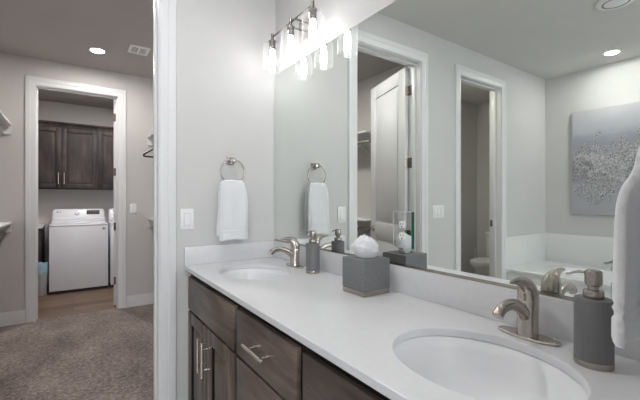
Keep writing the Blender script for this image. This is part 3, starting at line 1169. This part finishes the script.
hx, hy, hz = CLR - .232, 4.2, 1.995 - .088 + .016
hg = thing('clothes_hanger', 'black plastic clothes hanger on the right-hand closet rod', 'hanger', (hx, hy, hz - .25))
arms = MB()
P = smooth_path([(hx, hy, hz - .075), (hx - .03, hy, hz - .082), (hx - .10, hy, hz - .125), (hx - .175, hy, hz - .175), (hx - .19, hy, hz - .192), (hx - .178, hy, hz - .206), (hx - .10, hy, hz - .208), (hx, hy, hz - .208),
                 (hx + .10, hy, hz - .208), (hx + .178, hy, hz - .206), (hx + .19, hy, hz - .192), (hx + .175, hy, hz - .175), (hx + .10, hy, hz - .125), (hx + .03, hy, hz - .082), (hx, hy, hz - .075)], 5)
arms.tube(P, .0095, 10, up=(0, 1, 0))
arms.build('hanger_body', M['black'], hg)
hk = MB()
P = [(hx, hy, hz - .080), (hx, hy, hz - .050), (hx + .001, hy, hz - .030)] + [(hx + .0215 * math.sin(a), hy, hz - .016 + .0195 * -math.cos(a) + .0005) for a in [R(40 + 22 * k) for k in range(10)]]
hk.tube(smooth_path(P, 3), .0022, 8, up=(0, 1, 0))
hk.build('hook', M['chrome'], hg)


# ------------------------------------------------------------------ laundry
def make_washer(name, label, cat, x0, y0, w, screen_x):
    d, h = 0.70, 0.925
    y1 = y0 + d
    t = thing(name, label, cat, (x0 + w / 2, y0 + d / 2, 0), group='white laundry machines')
    MB().box(x0 + .012, x0 + w - .012, y0 + .02, y1 - .02, 0.0, 0.036).build('plinth', M['black'], t)
    MB().box(x0, x0 + w, y0, y1, 0.036, h - .028, .008, 3).build('body', M['washer'], t)
    tp = MB()
    tp.box(x0 - .002, x0 + w + .002, y0 - .004, y1, h - .030, h, .012, 3)
    tp.build('top_panel', M['washer'], t)
    ld = MB()
    ld.box(x0 + .03, x0 + w - .03, y0 + .012, y1 - .21, h - .004, h + .022, .010, 3)
    ld.build('lid', M['washer'], t)
    c = MB()
    rings = []
    # sloping console with rounded shoulders, section in (y, z), lofted across x
    sec = [(y1 - .245, h - .002), (y1 - .235, h + .058), (y1 - .222, h + .066), (y1 - .185, h + .172), (y1 - .170, h + .190), (y1 - .14, h + .196), (y1 - .03, h + .190), (y1 - .012, h + .165), (y1 - .006, h - .002)]
    for u, sh in ((0.012, .70), (.018, .88), (.03, .96), (.05, 1.0), (w / 2, 1.0), (w - .05, 1.0), (w - .03, .96), (w - .018, .88), (w - .012, .70)):
        rings.append([(x0 + u, y, h + (z - h) * sh if z > h else z) for y, z in sec])
    c.loft(rings)
    con = c.build('console', M['washer'], t, angle=30)

    def face(u, v, out=.0015):
        """point on the sloped front: u across, v from 0 (low) to 1 (high)"""
        ya, za, yb, zb = y1 - .222, h + .066, y1 - .185, h + .172
        nl = math.hypot(yb - ya, zb - za)
        ny, nz = -(zb - za) / nl, (yb - ya) / nl
        return (x0 + u, ya + (yb - ya) * v + ny * out, za + (zb - za) * v + nz * out)

    def patch(u0, u1, v0, v1, nm, mat, par, o0=.0003, o1=.002):
        MB().loft([[face(u0, v0, o0), face(u1, v0, o0), face(u1, v1, o0), face(u0, v1, o0)], [face(u0, v0, o1), face(u1, v0, o1), face(u1, v1, o1), face(u0, v1, o1)]]).build(nm, mat, par)
    patch(screen_x, screen_x + .165, .42, .98, 'control_screen', M['rubber'], con)
    icons = MB()
    for i in range(5):
        for j in range(2):
            a = screen_x + .014 + i * .031
            q = [face(a, .52 + j * .22, .0021), face(a + .016, .52 + j * .22, .0021), face(a + .016, .60 + j * .22, .0021), face(a, .60 + j * .22, .0021)]
            icons.loft([q, [(p[0], p[1] - .0004, p[2] + .0001) for p in q]])
    icons.build('screen_marks', M['grey_print'], con)
    k0, k1, k2 = Vector(face(w * .46, .62, 0)), Vector(face(w * .46, .62, .022)), Vector(face(w * .46, .62, .026))
    MB().tube([k0, k0 + (k1 - k0) * .2, k1, k2], [.030, .028, .026, .023], 28).build('dial', M['washer'], con)
    # small maker's mark: a disc and two letters
    mk = MB()
    q0, q1 = Vector(face(.075, .80, .0002)), Vector(face(.075, .80, .0016))
    mk.tube([q0, q1], .010, 20)
    for a, b, c0, c1 in ((.090, .0935, .71, .89), (.0935, .101, .71, .745), (.106, .1095, .71, .89), (.1095, .119, .855, .89), (.1095, .119, .71, .745), (.1155, .119, .745, .81), (.1125, .1155, .775, .81)):
        mk.loft([[face(a, c0, .0002), face(b, c0, .0002), face(b, c1, .0002), face(a, c1, .0002)], [face(a, c0, .0014), face(b, c0, .0014), face(b, c1, .0014), face(a, c1, .0014)]])
    mk.build('maker_mark', M['grey_print'], con)
    st = MB()
    st.tube([(x0 + w - .055, y0 + .001, h - .075), (x0 + w - .055, y0 - .0012, h - .075)], .017, 24)
    st.build('round_sticker', M['grey_print'], t)
    return t


make_washer('washing_machine', 'white top-load washing machine facing the laundry doorway', 'washing machine', -0.262, 5.92, 0.675, 0.43)
make_washer('clothes_dryer', 'white dryer right of the washer, mostly hidden by the door frame', 'dryer', 0.440, 5.92, 0.675, 0.43)


def upper_cabinet(label, x0, x1, doors):
    yf, yb, z0, z1 = 6.36, YLB - .001, 1.41, 2.30
    t = thing('wall_cabinet', label, 'cabinet', ((x0 + x1) / 2, (yf + yb) / 2, z0), group='dark wall cabinets over the laundry machines')
    MB().box(x0, x1, yf + .021, yb, z0, z1).build('cabinet_body', M['wood_l'], t)
    cr = MB()
    sec = [(yf + .03, z1 - .002), (yf + .010, z1 - .002), (yf + .006, z1 + .02), (yf - .012, z1 + .045), (yf - .020, z1 + .052), (yf - .020, z1 + .068), (yb, z1 + .068), (yb, z1 - .002)]
    cr.loft([[(x, y, z) for y, z in sec] for x in (x0, x1)])
    cr.build('crown_moulding', M['wood_l'], t, angle=20)
    for a, b, hx_ in doors:
        f = MB()
        fr = .062
        f.box(a, a + fr, yf, yf + .02, z0 + .012, z1 - .012, .002)
        f.box(b - fr, b, yf, yf + .02, z0 + .012, z1 - .012, .002)
        f.box(a + fr - .001, b - fr + .001, yf, yf + .02, z0 + .012, z0 + .012 + fr, .002)
        f.box(a + fr - .001, b - fr + .001, yf, yf + .02, z1 - .012 - fr, z1 - .012, .002)
        dr = f.build('door', M['wood_l'], t)
        p = MB()
        a0, a1, b0, b1 = a + fr + .0006, b - fr - .0006, z0 + .012 + fr + .0006, z1 - .012 - fr - .0006
        p.loft([[(a0 + q, yf + yy, b0 + q), (a1 - q, yf + yy, b0 + q), (a1 - q, yf + yy, b1 - q), (a0 + q, yf + yy, b1 - q)] for q, yy in ((0, .002), (0, .0125), (.012, .0125), (.034, .004), (.036, .004))], cap0=False)
        paint_groove_shade(p.build('door_panel', M['wood_l'], dr))
        if hx_ is not None:
            bar_pull(dr, (hx_, yf, z0 + .15), (0, 0, 1), 0.16, (0, -1, 0))
    return t


upper_cabinet('dark wood two-door wall cabinet above the washing machine, two bar handles', -0.585, 0.306, [(-.58, -.1405, -.172), (-.1375, .301, -.105)])
upper_cabinet('dark wood wall cabinet right of the two-door one, above the dryer', 0.306, 1.10, [(.312, .70, .668), (.703, 1.095, .735)])

bc = thing('base_cabinet', 'dark wood base cabinet left of the washer in the laundry', 'cabinet', (-0.79, 6.38, 0))
MB().box(-1.24, -0.345, 6.09, YLB - .001, 0.10, 0.872).box(-1.24, -0.345, 6.15, YLB - .001, 0, 0.10).build('cabinet_body', M['wood_dark'], bc)
for a, b in ((-1.235, -.795), (-.791, -.349)):
    MB().box(a, b, 6.068, 6.089, .11, .865, .002).build('door', M['wood_l'], bc)
lc = MB().box(-1.245, -0.335, 6.04, YLB - .002, 0.873, 0.903, .003).build('laundry_countertop', M['quartz'])
base_origin(lc)
tag(lc, 'white countertop on the laundry base cabinet, left of the washer', 'countertop')

tbx, tby = -0.335, 5.968
tr = thing('trash_bin', 'small grey waste bin with a pale blue liner beside the washer', 'trash bin', (tbx, tby, 0))
MB().lathe([(0, .0), (.048, .0), (.050, .004), (.058, .40), (.055, .40), (.047, .008), (0, .008)], (tbx, tby, 0), 32).build('bin_body', M['bin'], tr)
bg = MB()
rings = []
for k, (r, z) in enumerate([(.0600, .30), (.061, .35), (.0625, .385), (.0635, .412), (.060, .425), (.053, .412), (.050, .37), (.047, .26)]):
    rings.append([((tbx + r * (1 + .035 * math.sin(9 * 2 * PI * i / 48 + k)) * math.cos(2 * PI * i / 48)), tby + r * (1 + .035 * math.sin(9 * 2 * PI * i / 48 + k)) * math.sin(2 * PI * i / 48), z + (.022 * math.sin(4 * 2 * PI * i / 48) if k == 0 else 0) + .006 * math.sin(5 * 2 * PI * i / 48 + k)) for i in range(48)])
bg.loft(rings, False, False)
bg.build('bin_liner', M['bag'], tr, angle=60)

# ------------------------------------------------------------------ tub, surround, picture
TZ = 0.515
TFX = -1.70
TY0 = 0.15
tu = thing('bathtub', 'white drop-in bathtub deck under the grey picture, seen in the mirror', 'bathtub', ((XL + TFX) / 2, 1.1, 0))
tcx, tcy = (XL + TFX) / 2, 1.08
deck = slab_with_holes(XL + .0125, TFX, TY0, YE - .0125, TZ - .03, TZ, [(tcx, tcy, .31, .70)])
deck.build('deck', M['acrylic'], tu)
MB().box(TFX - .06, TFX - .012, TY0, YE - .0125, 0, TZ - .03).box(XL + .0125, TFX - .06, TY0, TY0 + .04, 0, TZ - .03).build('front_apron', M['acrylic'], tu)
bs = MB()
bs.lathe([(1.10, .001), (1.10, .004), (1.06, .007), (.98, .004), (.95, -.03), (.90, -.25), (.80, -.36), (.6, -.40), (.0, -.41), (.0, -.425), (.62, -.415), (.84, -.37), (.94, -.25), (1.0, -.03), (1.0, .001)], (tcx, tcy, TZ), 64, .31, .70, False, False)
bs.build('basin', M['acrylic'], tu, angle=50)

sr = MB().box(XL + .0005, XL + .011, TY0, YE - .012, TZ - .03, .852, .001)
s1 = sr.build('tile_surround', M['tub_tile_side'])
base_origin(s1)
tag(s1, 'white tile band above the tub along the picture wall', 'tile', 'white tile bands round the tub')
sr = MB().box(XL + .0005, TFX, YE - .0115, YE - .0005, TZ - .03, .852, .001)
s2 = sr.build('tile_surround', M['tub_tile'])
base_origin(s2)
tag(s2, 'white tile band above the tub beside the toilet-room doorway', 'tile', 'white tile bands round the tub')

tf = thing('tub_faucet', 'small nickel tub faucet on the tub deck, reflected by the large dispenser', 'faucet', (-2.50, 1.34, TZ))
MB().lathe([(0, 0), (.026, 0), (.026, .006), (.018, .012), (.016, .05), (0, .05)], (-2.545, 1.37, TZ), 24).build('faucet_base', M['nickel'], tf)
pth = smooth_path([(-2.545, 1.37, TZ + .045), (-2.545, 1.37, TZ + .09), (-2.52, 1.362, TZ + .118), (-2.46, 1.345, TZ + .115), (-2.42, 1.335, TZ + .09)], 5)
MB().tube(pth, .013, 14).build('spout', M['nickel'], tf)

py0, py1, pz0, pz1 = 0.60, 1.765, 1.087, 2.25
pc = thing('picture', 'square grey canvas print of a silver tree above the tub', 'picture', (XL + .002, (py0 + py1) / 2, pz0))
MB().box(XL + .001, XL + .036, py0, py1, pz0, pz1, .003).build('canvas', M['canvas_edge'], pc)
# printed face, its own mesh so that the print lies on the front only
MB().box(XL + .0362, XL + .0372, py0 + .002, py1 - .002, pz0 + .002, pz1 - .002).build('print', M['art'], pc)
fl, fd = MB(), MB()
rnd = random.Random(3)


def branch(y, z, ang, ln, depth):
    n = max(3, int(ln / .012))
    for i in range(n):
        y += ln / n * math.cos(ang)
        z += ln / n * math.sin(ang)
        ang += rnd.uniform(-.22, .22)
        if not (py0 + .03 < y < py1 - .02 and pz0 + .12 < z < pz1 - .25):
            continue
        for q_ in range(6):
            dark = q_ < 1
            fy, fz = y + rnd.gauss(0, .011), z + rnd.gauss(0, .011)
            a, s = rnd.uniform(0, PI), rnd.uniform(.007, .012) if dark else rnd.uniform(.0035, .008)
            tilt = 0 if dark else rnd.uniform(-.0008, .0008)
            x0, x1 = (.0374, .0384) if dark else (.0388, .0402)
            pts = [(s * math.cos(a + q) * (1 if j % 2 == 0 else .55), s * math.sin(a + q) * (1 if j % 2 == 0 else .55)) for j, q in enumerate((0, PI / 2, PI, 3 * PI / 2))]
            lo = [(XL + x0, fy + u, fz + v) for u, v in pts]
            hi = [(XL + x1 + tilt * (1 if j < 2 else -1), fy + u * .9, fz + v * .9) for j, (u, v) in enumerate(pts)]
            (fd if dark else fl).loft([lo, hi])
        if depth > 0 and rnd.random() < .17:
            branch(y, z, ang + rnd.choice((-1, 1)) * rnd.uniform(.4, .9), ln * rnd.uniform(.4, .6), depth - 1)


for ang, ln in ((50, .42), (32, .40), (70, .36), (15, .42), (-33, .36), (-14, .24), (60, .30), (95, .34), (120, .38), (150, .40), (175, .42), (200, .40), (222, .3)):
    branch(1.336, 1.47, R(ang), ln, 2)
fl.build('silver_leaves', M['silver'], pc)
fd.build('tree_shape', M['tree_dark'], pc)

# ------------------------------------------------------------------ toilet
ty = 2.76
to = thing('toilet', 'white toilet seen through the toilet-room doorway in the mirror', 'toilet', (-2.62, ty, 0))


def oval(cx, cy, z, lf, lb, w, n=40):
    """egg-shaped ring: lf long towards +X, lb towards -X"""
    out = []
    for i in range(n):
        a = 2 * PI * i / n
        out.append((cx + (lf if math.cos(a) > 0 else lb) * math.cos(a), cy + w * math.sin(a), z))
    return out


bw = MB()
bw.loft([oval(-2.62, ty, 0.0, .20, .20, .105), oval(-2.62, ty, .03, .19, .20, .10), oval(-2.61, ty, .16, .17, .19, .095), oval(-2.59, ty, .26, .22, .19, .125), oval(-2.56, ty, .35, .28, .20, .172), oval(-2.55, ty, .387, .298, .21, .185), oval(-2.55, ty, .397, .292, .205, .18)])
bw.build('bowl', M['porcelain'], to, angle=50)
st = MB()
st.loft([oval(-2.55, ty, .399, .298, .20, .184), oval(-2.55, ty, .401, .303, .205, .189), oval(-2.55, ty, .413, .303, .205, .189), oval(-2.55, ty, .397, .299, .20, .185)])
st.build('seat', M['plastic'], to, angle=50)
li = MB()
li.loft([oval(-2.55, ty, .419, .297, .205, .183), oval(-2.55, ty, .421, .302, .21, .188), oval(-2.55, ty, .431, .300, .21, .187), oval(-2.55, ty, .438, .27, .19, .165), oval(-2.55, ty, .441, .2, .14, .12)])
li.build('lid', M['plastic'], to, angle=50)
MB().box(-3.022, -2.845, ty - .21, ty + .21, .40, .75, .018, 3).box(-2.98, -2.74, ty - .10, ty + .10, .20, .41, .02, 3).build('tank', M['porcelain'], to)
MB().box(-3.024, -2.838, ty - .218, ty + .218, .751, .785, .010, 3).build('tank_lid', M['porcelain'], to)

tbr = thing('toilet_brush', 'thin white toilet brush standing in the corner behind the toilet', 'toilet brush', (-2.84, 3.13, 0))
MB().lathe([(0, 0), (.045, 0), (.047, .004), (.042, .13), (.038, .135), (.036, .13), (.036, .01), (0, .01)], (-2.84, 3.13, 0), 28).build('holder', M['plastic'], tbr)
MB().lathe([(0, .02), (.028, .03), (.028, .10), (.009, .115), (.007, .20), (.007, .46), (.010, .49), (.007, .515), (0, .518)], (-2.84, 3.13, 0), 18).build('brush_handle', M['plastic'], tbr)
